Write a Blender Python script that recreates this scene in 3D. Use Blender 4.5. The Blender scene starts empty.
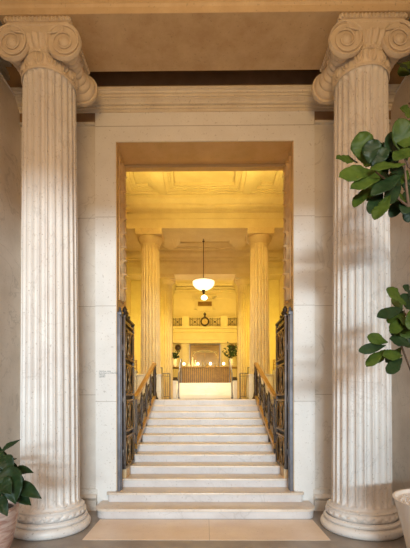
import bpy, bmesh, math, random
from mathutils import Vector, Matrix
random.seed(7)
PI = math.pi
S = bpy.context.scene
COL = S.collection
# ------------------------------------------------------------------ camera, world, lights, exposure
F, EYE, CX, CY = 376.0, 1.65, 205.0, 398.0
cam = bpy.data.cameras.new('camera')
camo = bpy.data.objects.new('camera', cam); COL.objects.link(camo)
cam.sensor_fit = 'VERTICAL'; cam.sensor_height = 24; cam.lens = F / 548 * 24
cam.shift_y = 124 / 548; cam.shift_x = 3.3 / 548
cam.clip_start = 0.05; cam.clip_end = 200
camo.location = (0, 0, EYE); camo.rotation_euler = (PI / 2, math.radians(0.1), math.radians(0.5))
S.camera = camo
w = bpy.data.worlds.new('sky'); S.world = w; w.use_nodes = True
w.node_tree.nodes['Background'].inputs[0].default_value = (0.75, 0.86, 1.0, 1)
w.node_tree.nodes['Background'].inputs[1].default_value = 1.0

def area(name, loc, target, sx, sy, power, color, spread=180):
    l = bpy.data.lights.new(name, 'AREA'); l.shape = 'RECTANGLE'; l.size = sx; l.size_y = sy
    l.energy = power; l.color = color; l.spread = math.radians(spread)
    o = bpy.data.objects.new(name, l); COL.objects.link(o); o.location = loc
    d = Vector(target) - Vector(loc)
    o.rotation_euler = d.to_track_quat('-Z', 'Y').to_euler()
    return o
def point(name, loc, power, color, r=0.1):
    l = bpy.data.lights.new(name, 'POINT'); l.energy = power; l.color = color; l.shadow_soft_size = r
    o = bpy.data.objects.new(name, l); COL.objects.link(o); o.location = loc
    return o
WARM = (1.0, 0.76, 0.18); AMBER = (1.0, 0.58, 0.16); DAY = (0.72, 0.90, 1.0)
# daylight from the bright forecourt, entering under the lintel of the entrance behind the camera
area('daylight_forecourt', (1.0, -14, 3.55), (0.2, 5, 2.0), 6.0, 0.7, 2780, DAY)
# added warm fill lights, no fixtures, for the porch's capitals, soffit and floor
area('porch_fill', (0.0, -3.2, 3.6), (0, 4.6, 7.0), 3.0, 0.4, 56, AMBER, 85)
area('porch_floor_fill', (0.0, -1.5, 6.3), (0, 1.5, 0), 3.0, 1.0, 125, (1.0, 0.70, 0.46), 130)
# hall cove lights
area('hall_cove_left', (-2.45, 7.7, 4.9), (-1.3, 7.7, 7.05), 0.4, 2.2, 78, WARM, 105)
area('hall_cove_right', (2.45, 7.7, 4.9), (1.3, 7.7, 7.05), 0.4, 2.2, 78, WARM, 105)
for s_ in (-1, 1): area('aisle_fill', (s_*1.62, 11.2, 4.2), (s_*2.6, 14.7, 3.9), 0.15, 2.0, 34, (1.0, 0.74, 0.08), 100)  # added fill lights hidden behind the columns, no sconces there
area('hall_fill', (0, 7.8, 6.95), (0, 10.2, 2.2), 3.0, 1.6, 72, (1.0, 0.78, 0.24), 100)  # added downward fill for the hall columns, no lamp hangs there
area('far_hall_down', (0, 12.5, 6.9), (0, 12.5, 0), 2.0, 2.0, 2, WARM, 110)
area('lobby_left', (-1.75, 18.0, 5.2), (-0.3, 22, 8.0), 0.3, 3.0, 105, WARM)
area('lobby_right', (1.75, 18.0, 5.2), (0.3, 22, 8.0), 0.3, 3.0, 105, WARM)
area('lobby_down', (0, 17.0, 8.3), (0, 15.5, 0), 2.0, 2.0, 150, (1.0, 0.82, 0.52), 50)
S.view_settings.view_transform = 'Standard'; S.view_settings.look = 'None'
S.view_settings.exposure = 0.0; S.view_settings.gamma = 1.0; S.view_settings.use_curve_mapping = False
S.cycles.use_denoising = True
S.cycles.max_bounces = 8; S.cycles.diffuse_bounces = 5
S.cycles.sample_clamp_indirect = 6

# ------------------------------------------------------------------ materials
def mat(name, c1, c2=None, rough=0.5, metal=0.0, scale=3.0, vein=0.0, speck=0.0, bump=0.0, joints=None, spec=0.5, emis=None, estr=0.0, stain=None, stains=0.0):
    m = bpy.data.materials.new(name); m.use_nodes = True
    nt = m.node_tree; N = nt.nodes; L = nt.links; b = N['Principled BSDF']
    b.inputs['Roughness'].default_value = rough; b.inputs['Metallic'].default_value = metal
    b.inputs['Specular IOR Level'].default_value = spec
    c2 = c2 or c1
    geo = N.new('ShaderNodeNewGeometry'); P = geo.outputs['Position']
    n = N.new('ShaderNodeTexNoise'); n.inputs['Scale'].default_value = scale; n.inputs['Detail'].default_value = 6
    n.inputs['Roughness'].default_value = 0.62
    L.new(P, n.inputs['Vector'])
    r = N.new('ShaderNodeValToRGB'); r.color_ramp.elements[0].position = 0.32; r.color_ramp.elements[1].position = 0.68
    r.color_ramp.elements[0].color = (*c1, 1); r.color_ramp.elements[1].color = (*c2, 1)
    L.new(n.outputs['Fac'], r.inputs['Fac']); out = r.outputs['Color']
    def mix(a, fac, col):
        mx = N.new('ShaderNodeMix'); mx.data_type = 'RGBA'
        L.new(fac, mx.inputs['Factor']); L.new(a, mx.inputs['A']); mx.inputs['B'].default_value = (*col, 1)
        return mx.outputs['Result']
    def math_(op, a, bb=None, c=None):
        q = N.new('ShaderNodeMath'); q.operation = op
        for i, v in enumerate((a, bb, c)):
            if v is None: continue
            if isinstance(v, (int, float)): q.inputs[i].default_value = v
            else: L.new(v, q.inputs[i])
        return q.outputs[0]
    if vein:
        n2 = N.new('ShaderNodeTexNoise'); n2.inputs['Scale'].default_value = 1.3; n2.inputs['Detail'].default_value = 5
        n2.inputs['Distortion'].default_value = 1.2; L.new(P, n2.inputs['Vector'])
        v = math_('SUBTRACT', n2.outputs['Fac'], 0.56); v = math_('ABSOLUTE', v); v = math_('MULTIPLY', v, 85.0)
        v = math_('SUBTRACT', 1.0, v); v = math_('MAXIMUM', v, 0.0); v = math_('MULTIPLY', v, vein)
        out = mix(out, v, (0.30, 0.25, 0.20))
    if speck:
        n3 = N.new('ShaderNodeTexNoise'); n3.inputs['Scale'].default_value = 38; n3.inputs['Detail'].default_value = 3
        L.new(P, n3.inputs['Vector'])
        v = math_('SUBTRACT', n3.outputs['Fac'], 0.64); v = math_('MULTIPLY', v, 14.0); v = math_('MAXIMUM', v, 0.0)
        v = math_('MINIMUM', v, 1.0); v = math_('MULTIPLY', v, speck)
        out = mix(out, v, (0.24, 0.18, 0.13))
    if stains:
        n4 = N.new('ShaderNodeTexNoise'); n4.inputs['Scale'].default_value = 1.1; n4.inputs['Detail'].default_value = 4
        L.new(P, n4.inputs['Vector'])
        v = math_('SUBTRACT', n4.outputs['Fac'], 0.5); v = math_('MULTIPLY', v, 5.0); v = math_('MAXIMUM', v, 0.0)
        v = math_('MINIMUM', v, 1.0); v = math_('MULTIPLY', v, stains)
        out = mix(out, v, stain)
    if joints:
        sep = N.new('ShaderNodeSeparateXYZ'); L.new(P, sep.inputs[0])
        acc = None
        for ax, vals in joints.items():
            for val, wd in vals:
                d = math_('SUBTRACT', sep.outputs[ax], val); d = math_('ABSOLUTE', d); d = math_('LESS_THAN', d, wd)
                acc = d if acc is None else math_('MAXIMUM', acc, d)
        acc = math_('MULTIPLY', acc, 0.6)
        out = mix(out, acc, (0.22, 0.17, 0.12))
    L.new(out, b.inputs['Base Color'])
    if bump:
        bp = N.new('ShaderNodeBump'); bp.inputs['Strength'].default_value = bump; bp.inputs['Distance'].default_value = 0.01
        n5 = N.new('ShaderNodeTexNoise'); n5.inputs['Scale'].default_value = 45; n5.inputs['Detail'].default_value = 4
        L.new(P, n5.inputs['Vector']); L.new(n5.outputs['Fac'], bp.inputs['Height']); L.new(bp.outputs[0], b.inputs['Normal'])
    if emis:
        b.inputs['Emission Color'].default_value = (*emis, 1); b.inputs['Emission Strength'].default_value = estr
    return m
M = {}
M['column'] = mat('column_marble', (0.66, 0.61, 0.57), (0.78, 0.75, 0.71), 0.42, scale=2.2, vein=0.22, speck=0.5, bump=0.12, stain=(0.45, 0.36, 0.28), stains=0.35)
M['capital'] = mat('capital_stone', (0.64, 0.53, 0.40), (0.74, 0.63, 0.49), 0.6, scale=5, speck=0.3, bump=0.2)
M['wall'] = mat('portal_marble', (0.74, 0.71, 0.67), (0.82, 0.80, 0.77), 0.5, scale=1.6, speck=0.35, bump=0.08,
                joints={2: [(5.685, .005), (3.02, .004), (1.60, .004), (4.34, .004)]})
M['anta'] = mat('anta_stone', (0.64, 0.59, 0.53), (0.74, 0.70, 0.64), 0.55, scale=2.4, vein=0.3, speck=0.4, bump=0.1,
                joints={2: [(3.02, .004), (4.34, .004), (1.7, .004)]})
M['side'] = mat('side_wall_stone', (0.68, 0.58, 0.48), (0.80, 0.70, 0.60), 0.55, scale=2.6, vein=0.3, speck=0.3, bump=0.1)
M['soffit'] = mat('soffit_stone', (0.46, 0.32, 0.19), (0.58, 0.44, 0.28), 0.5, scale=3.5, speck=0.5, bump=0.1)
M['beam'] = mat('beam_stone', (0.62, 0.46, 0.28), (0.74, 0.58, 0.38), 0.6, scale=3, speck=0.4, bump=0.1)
M['cornice'] = mat('cornice_stone', (0.64, 0.55, 0.43), (0.74, 0.66, 0.54), 0.55, scale=3, speck=0.4, bump=0.1)  # wall stone browned, the warm upper light put into its colour
M['dark'] = mat('recess_dark_brown', (0.24, 0.14, 0.07), (0.32, 0.20, 0.11), 0.5, scale=5)  # dark brown carrying the recess shade in its colour; also the anta bands
M['darkmet'] = mat('recess_metal', (0.42, 0.42, 0.45), (0.55, 0.55, 0.58), 0.5, 0.2)
M['floor'] = mat('floor_stone', (0.24, 0.205, 0.18), (0.35, 0.31, 0.275), 0.4, scale=3, vein=0.4, speck=0.3, bump=0.05,
                 joints={0: [(-1.9, .004), (1.95, .004)], 1: [(4.0, .004), (3.0, .004)]})
M['slab'] = mat('floor_travertine', (0.74, 0.58, 0.45), (0.84, 0.70, 0.57), 0.30, scale=2.5, speck=0.3, bump=0.05,
                joints={0: [(0.05, .003)]})
M['step'] = mat('step_marble', (0.58, 0.53, 0.51), (0.70, 0.66, 0.64), 0.36, scale=2.4, vein=0.25, speck=0.4, bump=0.06)
M['tread'] = mat('tread_marble', (0.64, 0.53, 0.43), (0.76, 0.65, 0.54), 0.32, scale=2.8, vein=0.2, speck=0.5, bump=0.06)  # step marble turned tan, with warm hall light put into the colour
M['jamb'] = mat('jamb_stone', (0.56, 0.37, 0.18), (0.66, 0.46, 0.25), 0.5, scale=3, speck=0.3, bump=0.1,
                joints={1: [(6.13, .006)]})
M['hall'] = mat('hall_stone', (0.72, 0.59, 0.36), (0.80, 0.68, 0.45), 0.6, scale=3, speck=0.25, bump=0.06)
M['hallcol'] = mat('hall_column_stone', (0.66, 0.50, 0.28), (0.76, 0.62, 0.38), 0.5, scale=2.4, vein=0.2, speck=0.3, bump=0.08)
M['hallwhite'] = mat('hall_white_marble', (0.74, 0.70, 0.66), (0.82, 0.79, 0.76), 0.4, scale=2, vein=0.2)
M['hallfloor'] = mat('hall_floor_marble', (0.34, 0.25, 0.16), (0.46, 0.35, 0.23), 0.35, scale=2, vein=0.2)
M['black'] = mat('blackened_iron', (0.012, 0.011, 0.010), (0.02, 0.018, 0.016), 0.6)
M['gilt'] = mat('grille_bronze', (0.20, 0.13, 0.06), (0.36, 0.24, 0.11), 0.4, 0.6, scale=9)
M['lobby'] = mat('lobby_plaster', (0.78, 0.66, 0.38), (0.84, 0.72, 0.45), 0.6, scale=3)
M['iron'] = mat('gate_bronze', (0.055, 0.042, 0.038), (0.12, 0.09, 0.075), 0.42, 0.75, scale=9)
M['steel'] = mat('post_steel', (0.13, 0.13, 0.15), (0.22, 0.22, 0.25), 0.5, 0.5, scale=6)
M['brass'] = mat('handrail_brass', (0.50, 0.29, 0.09), (0.62, 0.38, 0.13), 0.33, 0.55, scale=6)
M['counter'] = mat('counter_bronze', (0.24, 0.13, 0.03), (0.36, 0.21, 0.05), 0.45, 0.3, scale=6)
M['mirror'] = mat('back_bar_glass', (0.26, 0.16, 0.06), (0.33, 0.21, 0.08), 0.2, 0.5, scale=2)
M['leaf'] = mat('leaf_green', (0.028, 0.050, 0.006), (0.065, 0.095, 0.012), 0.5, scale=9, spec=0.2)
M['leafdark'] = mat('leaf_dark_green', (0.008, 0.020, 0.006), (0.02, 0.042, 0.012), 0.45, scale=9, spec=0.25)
M['bark'] = mat('bark', (0.10, 0.06, 0.035), (0.18, 0.11, 0.07), 0.8, scale=20, bump=0.5)
M['soil'] = mat('soil', (0.05, 0.035, 0.025), (0.10, 0.07, 0.05), 0.9, scale=30, bump=0.8)
M['gravel'] = mat('gravel', (0.40, 0.36, 0.32), (0.75, 0.70, 0.65), 0.8, scale=60, bump=0.8)
M['pot'] = mat('white_pot', (0.74, 0.66, 0.58), (0.80, 0.72, 0.64), 0.3, scale=1)
M['clay'] = mat('marbled_pot', (0.72, 0.58, 0.50), (0.34, 0.14, 0.10), 0.45, scale=7)
M['ink'] = mat('ink', (0.10, 0.10, 0.10), rough=0.6)
M['clockface'] = mat('clock_face', (0.55, 0.40, 0.16), (0.62, 0.46, 0.2), 0.4, 0.3)
M['glow'] = mat('lamp_glass', (1, 0.9, 0.7), rough=0.4, emis=(1.0, 0.84, 0.55), estr=1.7)
M['flame'] = mat('lamp_bulb_glass', (1, 0.9, 0.7), rough=0.4, emis=(1.0, 0.86, 0.55), estr=5.0)
M['bottle'] = mat('amber_bottle', (0.25, 0.16, 0.05), (0.32, 0.22, 0.08), 0.15, 0.0)
nt = M['clay'].node_tree   # streaky marbling on the left pot
for nd in nt.nodes:
    if nd.type == 'TEX_NOISE':
        mp = nt.nodes.new('ShaderNodeMapping'); g = nt.nodes.new('ShaderNodeNewGeometry')
        mp.inputs['Scale'].default_value = (0.7, 0.7, 3.2); mp.inputs['Rotation'].default_value = (0, 0.35, 0)
        nt.links.new(g.outputs['Position'], mp.inputs[0]); nt.links.new(mp.outputs[0], nd.inputs['Vector']); nd.inputs['Distortion'].default_value = 1.0

# ------------------------------------------------------------------ mesh helpers
def at(px, py, d): return Vector(((px - CX) * d / F, d, EYE + (CY - py) * d / F))
def box(bm, x0, x1, y0, y1, z0, z1, bev=0.0):
    vs = [bm.verts.new(p) for p in ((x0,y0,z0),(x1,y0,z0),(x1,y1,z0),(x0,y1,z0),(x0,y0,z1),(x1,y0,z1),(x1,y1,z1),(x0,y1,z1))]
    fs = [bm.faces.new([vs[i] for i in f]) for f in ((3,2,1,0),(4,5,6,7),(0,1,5,4),(1,2,6,5),(2,3,7,6),(3,0,4,7))]
    if bev:
        es = set(e for f in fs for e in f.edges)
        bmesh.ops.bevel(bm, geom=list(es), offset=bev, segments=2, affect='EDGES', profile=0.6)
def obox(bm, c, ux, uy, uz, hx, hy, hz):
    c = Vector(c); vs = []
    for sz in (-1, 1):
        for sx, sy in ((-1,-1),(1,-1),(1,1),(-1,1)):
            vs.append(bm.verts.new(c + ux*(hx*sx) + uy*(hy*sy) + uz*(hz*sz)))
    for f in ((3,2,1,0),(4,5,6,7),(0,1,5,4),(1,2,6,5),(2,3,7,6),(3,0,4,7)): bm.faces.new([vs[i] for i in f])
def bar(bm, a, b, wx, wz):            # rectangular bar between two points
    a = Vector(a); b = Vector(b); d = (b - a); l = d.length; d.normalize()
    up = Vector((0, 0, 1)) if abs(d.z) < 0.98 else Vector((0, 1, 0))
    u = d.cross(up).normalized(); v = u.cross(d).normalized()
    obox(bm, (a + b) / 2, d, u, v, l / 2, wx / 2, wz / 2)
def tube(bm, pts, rad, n=8, closed=False, flat=None):
    pts = [Vector(p) for p in pts]; k = len(pts); rings = []
    prev = None
    for i, p in enumerate(pts):
        if closed: t = pts[(i+1) % k] - pts[i-1]
        else: t = pts[min(i+1, k-1)] - pts[max(i-1, 0)]
        t.normalize()
        if prev is None:
            u = t.cross(Vector((0.13, 0.31, 0.94)))
            if u.length < 0.05: u = t.cross(Vector((1, 0, 0)))
        else: u = prev - t * prev.dot(t)
        u.normalize(); prev = u; v = t.cross(u)
        r = rad[i] if isinstance(rad, (list, tuple)) else rad
        rings.append([bm.verts.new(p + (u*math.cos(2*PI*j/n) + v*math.sin(2*PI*j/n))*r) for j in range(n)])
    m = k if closed else k - 1
    for i in range(m):
        a, b = rings[i], rings[(i+1) % k]
        for j in range(n): bm.faces.new((a[j], a[(j+1) % n], b[(j+1) % n], b[j]))
    if not closed:
        bm.faces.new(rings[0][::-1]); bm.faces.new(rings[-1])
def lathe(bm, prof, c=(0,0,0), n=48, axis='Z', disp=None, capt=True):
    c = Vector(c); rings = []
    for k, (r, z) in enumerate(prof):
        ring = []
        for j in range(n):
            a = 2*PI*j/n; rr = r + (disp(a, k, z) if disp else 0)
            x, y = rr*math.cos(a), rr*math.sin(a)
            p = Vector((x, y, z)) if axis == 'Z' else Vector((x, z, -y))
            ring.append(bm.verts.new(c + p))
        rings.append(ring)
    for k in range(len(rings)-1):
        for j in range(n): bm.faces.new((rings[k][j], rings[k][(j+1)%n], rings[k+1][(j+1)%n], rings[k+1][j]))
    if capt:
        bm.faces.new(rings[0][::-1]); bm.faces.new(rings[-1])
def extrude_profile(bm, prof, x0, x1):   # prof list of (y,z) closed polygon, extruded along X
    a = [bm.verts.new((x0, y, z)) for y, z in prof]; b = [bm.verts.new((x1, y, z)) for y, z in prof]
    n = len(prof)
    for i in range(n): bm.faces.new((a[i], a[(i+1)%n], b[(i+1)%n], b[i]))
    bm.faces.new(a[::-1]); bm.faces.new(b)
def build(name, bm, m, parent=None, smooth=True, angle=35):
    bmesh.ops.recalc_face_normals(bm, faces=bm.faces[:])
    me = bpy.data.meshes.new(name); bm.to_mesh(me); bm.free()
    me.materials.append(M[m] if isinstance(m, str) else m)
    if smooth:
        me.polygons.foreach_set('use_smooth', [True]*len(me.polygons))
        try: me.set_sharp_from_angle(angle=math.radians(angle))
        except Exception: pass
    o = bpy.data.objects.new(name, me); COL.objects.link(o)
    if parent is not None: o.parent = parent
    return o
def struct(name, bm, m, **k):
    o = build(name, bm, m, **k); o['kind'] = 'structure'; return o
def tag(o, label, cat, group=None):
    o['label'] = label; o['category'] = cat
    if group: o['group'] = group
    return o
def thing(name, label, cat, loc=(0,0,0), group=None, rz=0):
    o = bpy.data.objects.new(name, None); COL.objects.link(o); o.location = loc; o.rotation_euler = (0,0,rz)
    o.empty_display_size = 0.1
    return tag(o, label, cat, group)
def kids(o): return [c for c in COL.objects if c.parent == o]
def dup(src, loc, label=None, mirror=False, top=True):
    c = src.copy(); COL.objects.link(c)
    for ch in kids(src):
        d = dup(ch, None, top=False); d.parent = c
    if top:
        c.location = loc
        if mirror: c.scale = (-1, 1, 1)
        if label: c['label'] = label
    return c
B = bmesh.new

# ------------------------------------------------------------------ dimensions
RIS, TRD, D1, WALL, JIN = 0.135, 0.35, 5.11, 5.57, 6.25
HALL = 12 * RIS                 # 1.62 hall floor
UP = HALL + 5 * RIS             # 2.295 lobby floor
DW, DTOP = 1.318, 5.457         # door half width and head height
LAND = D1 + 11 * TRD            # 8.96 edge of landing

# ------------------------------------------------------------------ structure: porch
b = B(); box(b, -3.3, 3.3, -4.4, WALL+0.3, -0.2, 0.0); struct('floor', b, 'floor')
b = B(); box(b, -1.43, 1.45, 4.36, 5.10, 0.0005, 0.004); struct('trim_1', b, 'slab')
# portal wall: two piers and lintel (the recessed anta zones outside)
b = B()
box(b, -1.625, -DW, WALL, JIN, 0, 6.9); box(b, DW, 1.625, WALL, JIN, 0, 6.9)
box(b, -DW, DW, WALL, WALL+0.02, DTOP, 6.9)
struct('wall_back', b, 'wall')
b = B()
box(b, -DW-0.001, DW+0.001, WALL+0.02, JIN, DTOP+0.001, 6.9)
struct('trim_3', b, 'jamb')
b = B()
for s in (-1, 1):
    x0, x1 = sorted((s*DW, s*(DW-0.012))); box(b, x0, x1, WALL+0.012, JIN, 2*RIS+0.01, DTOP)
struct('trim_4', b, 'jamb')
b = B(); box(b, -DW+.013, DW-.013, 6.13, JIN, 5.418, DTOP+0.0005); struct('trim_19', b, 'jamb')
b = B(); box(b, -3.3, -1.625, WALL+0.035, JIN, 0, 6.9); box(b, 1.625, 3.3, WALL+0.035, JIN, 0, 6.9); struct('wall_back_recess', b, 'anta')
# anta bases and capitals
b = B()
for s in (-1, 1):
    x0, x1 = sorted((s*1.60, s*2.749))
    prof = [(WALL+0.04, 0), (WALL-0.075, 0), (WALL-0.075, .145), (WALL-0.06, .15)]
    prof += [(WALL-0.045-0.04*math.sin(PI*t/6), .15+.075*t/6) for t in range(7)]
    prof += [(WALL-0.02, .235), (WALL-0.01, .30), (WALL+0.04, .30)]
    extrude_profile(b, prof, x0, x1)
struct('baseboard_back', b, 'anta')
b = B()
for s in (-1, 1):
    x0, x1 = sorted((s*1.626, s*2.749)); box(b, x0, x1, WALL+0.005, WALL+0.04, 5.75, 5.94)
struct('trim_5', b, 'dark')
b = B()
for s in (-1, 1):
    x0, x1 = sorted((s*1.63, s*2.749)); box(b, x0, x1, WALL-0.015, WALL+0.04, 5.71, 5.745, 0.005)
struct('trim_6', b, 'anta')
# cornice along the wall
b = B()
W = WALL
prof = [(W+.05, 5.885), (W-.014, 5.885), (W-.014, 5.92), (W-.035, 5.925), (W-.035, 5.955), (W-.075, 5.957), (W-.08, 5.975), (W-.095, 5.99), (W-.12, 6.0),
        (W-.12, 6.012), (W-.14, 6.014), (W-.14, 6.045), (W-.165, 6.05), (W-.175, 6.065), (W-.205, 6.075), (W-.205, 6.105), (W+.05, 6.105)]
extrude_profile(b, prof, -3.2, 3.2)
struct('trim_7', b, 'cornice', angle=25)
b = B(); box(b, -3.2, 3.2, WALL-.02, WALL-.001, 6.12, 6.9); struct('trim_18', b, 'dark')  # dark facing added over the pale wall, shading the recess by colour
# side walls with light fillet, recess and dark mouldings above
for nm, s in (('wall_left', -1), ('wall_right', 1)):
    b = B(); x0, x1 = sorted((s*2.75, s*3.3)); box(b, x0, x1, -4.4, WALL+0.04, 0, 6.02); struct(nm, b, 'side')
b = B()
for s in (-1, 1):
    x0, x1 = sorted((s*2.738, s*2.80)); box(b, x0, x1, -4.2, WALL-0.16, 6.02, 6.035)
struct('trim_8', b, 'hallwhite')
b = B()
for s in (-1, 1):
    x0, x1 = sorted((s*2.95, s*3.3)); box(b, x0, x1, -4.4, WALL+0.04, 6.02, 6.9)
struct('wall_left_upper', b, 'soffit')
b = B()
for s in (-1, 1):
    for xa, xb, za, zb in ((2.91, 2.95, 6.27, 6.30), (2.88, 2.95, 6.36, 6.42), (2.90, 2.95, 6.46, 6.48), (2.85, 2.95, 6.56, 6.64), (2.80, 2.95, 6.74, 6.84)):
        x0, x1 = sorted((s*xa, s*xb)); box(b, x0, x1, -4.2, WALL-.025, za, zb)
struct('trim_9', b, 'darkmet')
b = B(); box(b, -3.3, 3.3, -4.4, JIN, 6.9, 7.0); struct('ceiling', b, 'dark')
# architrave beam on the columns
b = B()
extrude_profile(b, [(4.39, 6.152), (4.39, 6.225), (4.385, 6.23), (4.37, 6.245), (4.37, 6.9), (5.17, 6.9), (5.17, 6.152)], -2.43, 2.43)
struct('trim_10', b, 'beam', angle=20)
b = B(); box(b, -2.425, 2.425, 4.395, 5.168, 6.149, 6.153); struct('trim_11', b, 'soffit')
# entrance wall behind the camera with its tall opening
b = B()
box(b, -3.3, -2.3, -4.6, -4.4, 0, 7); box(b, 2.5, 3.3, -4.6, -4.4, 0, 7); box(b, -2.3, 2.5, -4.6, -4.4, 3.86, 7)
struct('wall_front', b, 'side')

# ------------------------------------------------------------------ stairs
st = thing('staircase', 'wide pale marble staircase of twelve steps rising through the doorway', 'staircase', (0, D1, 0))
def rounded(bm, hw, y0, y1, z0, z1, r, bev=0.012):
    pts = []
    if r > 0:
        for i in range(9):
            a = PI + PI/2*i/8; pts.append((-hw+r+r*math.cos(a), y0+r+r*math.sin(a)))
        for i in range(9):
            a = 1.5*PI + PI/2*i/8; pts.append((hw-r+r*math.cos(a), y0+r+r*math.sin(a)))
    else: pts = [(-hw, y0), (hw, y0)]
    pts += [(hw, y1), (-hw, y1)]
    lo = [bm.verts.new((x, y, z0)) for x, y in pts]; hi = [bm.verts.new((x, y, z1)) for x, y in pts]
    n = len(pts)
    sf = [bm.faces.new((lo[i], lo[(i+1)%n], hi[(i+1)%n], hi[i])) for i in range(n)]
    top = bm.faces.new(hi); bm.faces.new(lo[::-1])
    if bev: bmesh.ops.bevel(bm, geom=list(top.edges), offset=bev, segments=3, affect='EDGES', profile=0.5)
for i in range(1, 13):
    y0 = TRD*(i-1); y1 = y0 + TRD + (0.06 if i < 12 else 0.3)
    hw, r = {1: (1.535, .17), 2: (1.445, .05)}.get(i, (1.304, 0))
    yend = {1: WALL-0.001-D1, 2: WALL-0.001-D1}.get(i, y1)
    if i <= 2:
        b = B(); rounded(b, hw-0.022, y0+0.022, yend, RIS*(i-1), RIS*i-0.032, max(r-0.02, 0.01), 0)
        if i == 2: box(b, -1.304, 1.304, yend-0.001, y1, RIS*(i-1), RIS*i-0.032)
    else:
        b = B(); box(b, -hw, hw, y0+0.022, y1, max(0, RIS*(i-1)), RIS*i-0.032)
    so = build('step', b, 'step', st)
    b = B(); rounded(b, hw, y0, yend, RIS*i-0.032, RIS*i, r)
    if i == 2: rounded(b, 1.304, yend-0.002, y1, RIS*i-0.032, RIS*i, 0, 0)
    build('tread', b, 'tread', so)

# ------------------------------------------------------------------ hall shell
def plate(bm, x0, x1, y0, y1, z0, z1, holes):   # simple rectangle ring frames in a soffit
    pass
b = B(); box(b, -2.9, 2.9, LAND+0.3, 14.72, 1.3, HALL)
box(b, -2.9, -1.42, JIN+0.005, LAND+0.3, 1.3, HALL); box(b, 1.42, 2.9, JIN+0.005, LAND+0.3, 1.3, HALL)
struct('floor_hall', b, 'hallfloor')
b = B(); box(b, -1.42, -1.305, JIN+0.001, LAND+0.3, 0, HALL); box(b, 1.305, 1.42, JIN+0.001, LAND+0.3, 0, HALL); struct('wall_stair', b, 'hallwhite')
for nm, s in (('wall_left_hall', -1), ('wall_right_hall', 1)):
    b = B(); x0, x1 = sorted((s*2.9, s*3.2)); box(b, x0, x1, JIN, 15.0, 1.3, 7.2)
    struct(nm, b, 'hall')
def coffer_ceiling(name, y0, y1, cofs, m='hall', zc=7.05):
    b = B()
    box(b, -2.9, 2.9, y0, y1, zc+0.16, zc+0.3)
    # solid bands around the coffers
    xs = sorted([c[0] for c in cofs] + [c[1] for c in cofs]); ya, yb = cofs[0][2], cofs[0][3]
    box(b, -2.9, 2.9, y0, ya, zc, zc+0.161); box(b, -2.9, 2.9, yb, y1, zc, zc+0.161)
    edges = [-2.9] + xs + [2.9]
    for i in range(0, len(edges), 2): box(b, edges[i], edges[i+1], ya, yb, zc, zc+0.161)
    for x0, x1, c0, c1 in cofs:
        for k, (ins, wd, z) in enumerate(((0, .10, .03), (.10, .05, .06), (.15, .08, .09))):
            a0, a1, e0, e1 = x0+ins, x1-ins, c0+ins, c1-ins
            box(b, a0, a0+wd, e0, e1, zc+z, zc+0.161); box(b, a1-wd, a1, e0, e1, zc+z, zc+0.161)
            box(b, a0+wd, a1-wd, e0, e0+wd, zc+z, zc+0.161); box(b, a0+wd, a1-wd, e1-wd, e1, zc+z, zc+0.161)
    struct(name, b, m)
coffer_ceiling('ceiling_hall', JIN, 10.3, [(-2.0, -1.22, 6.7, 9.93), (-1.01, 1.01, 6.7, 9.93), (1.22, 2.0, 6.7, 9.93)])
coffer_ceiling('ceiling_hall_rear', 10.8, 14.0, [(-2.0, -1.35, 11.3, 13.6), (-1.1, 1.1, 11.3, 13.6), (1.35, 2.0, 11.3, 13.6)])
def entablature(name, yc, m='hall', thick=0.37):
    b = B(); y = yc - thick + 0.05
    prof = [(yc+thick, 6.25), (y, 6.25), (y, 6.50), (y-.015, 6.505), (y-.015, 6.53), (y, 6.535), (y, 6.66), (y-.03, 6.665), (y-.03, 6.74),
            (y-.07, 6.76), (y-.10, 6.79), (y-.10, 6.85), (y-.12, 6.86), (y-.15, 6.90), (y-.19, 6.96), (y-.19, 7.05), (y-.1, 7.2), (yc+thick, 7.2)]
    extrude_profile(b, prof, -2.899, 2.899)
    for i in range(-48, 49): box(b, i*.06-.019, i*.06+.019, y-.062, y-.028, 6.675, 6.735)
    struct(name, b, m, angle=20)
entablature('trim_12', 10.5); entablature('trim_13', 14.3)
# cross wall carrying the opening to the lobby
b = B(); box(b, -2.9, -2.0, 14.70, 14.9, 1.3, 7.2); box(b, 2.0, 2.9, 14.70, 14.9, 1.3, 7.2); box(b, -2.9, 2.9, 14.68, 14.9, 6.35, 9.0)
struct('wall_lobby_front', b, 'hall')
b = B(); box(b, -2.0, 2.0, 16.0, 24.2, 2.1, UP); struct('floor_lobby', b, 'hallwhite')
for nm, s in (('wall_left_lobby', -1), ('wall_right_lobby', 1)):
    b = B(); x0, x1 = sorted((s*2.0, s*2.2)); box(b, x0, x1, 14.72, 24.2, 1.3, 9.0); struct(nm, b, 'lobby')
b = B(); box(b, -2.2, 2.2, 14.72, 24.3, 8.9, 9.1); struct('ceiling_lobby', b, 'lobby')
b = B()   # far wall with opening behind the bar
box(b, -2.0, -0.98, 24.0, 24.25, UP, 5.09); box(b, 0.98, 2.0, 24.0, 24.25, UP, 5.09)
box(b, -2.0, 2.0, 24.0, 24.25, 5.09, 9.0)
struct('wall_far', b, 'lobby')
b = B()
for (p, z0, z1) in ((.05, 8.30, 8.36), (.09, 8.42, 8.52), (.15, 8.60, 8.70), (.22, 8.76, 8.9)):
    box(b, -2.0, 2.0, 24.0-p, 24.0, z0, z1); box(b, -2.0, -2.0+p, 15, 24, z0, z1); box(b, 2.0-p, 2.0, 15, 24, z0, z1)
box(b, -2.0, 2.0, 23.96, 24.0, 8.0, 8.04)
struct('trim_14', b, 'lobby')
b = B()   # balcony entablature
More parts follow.
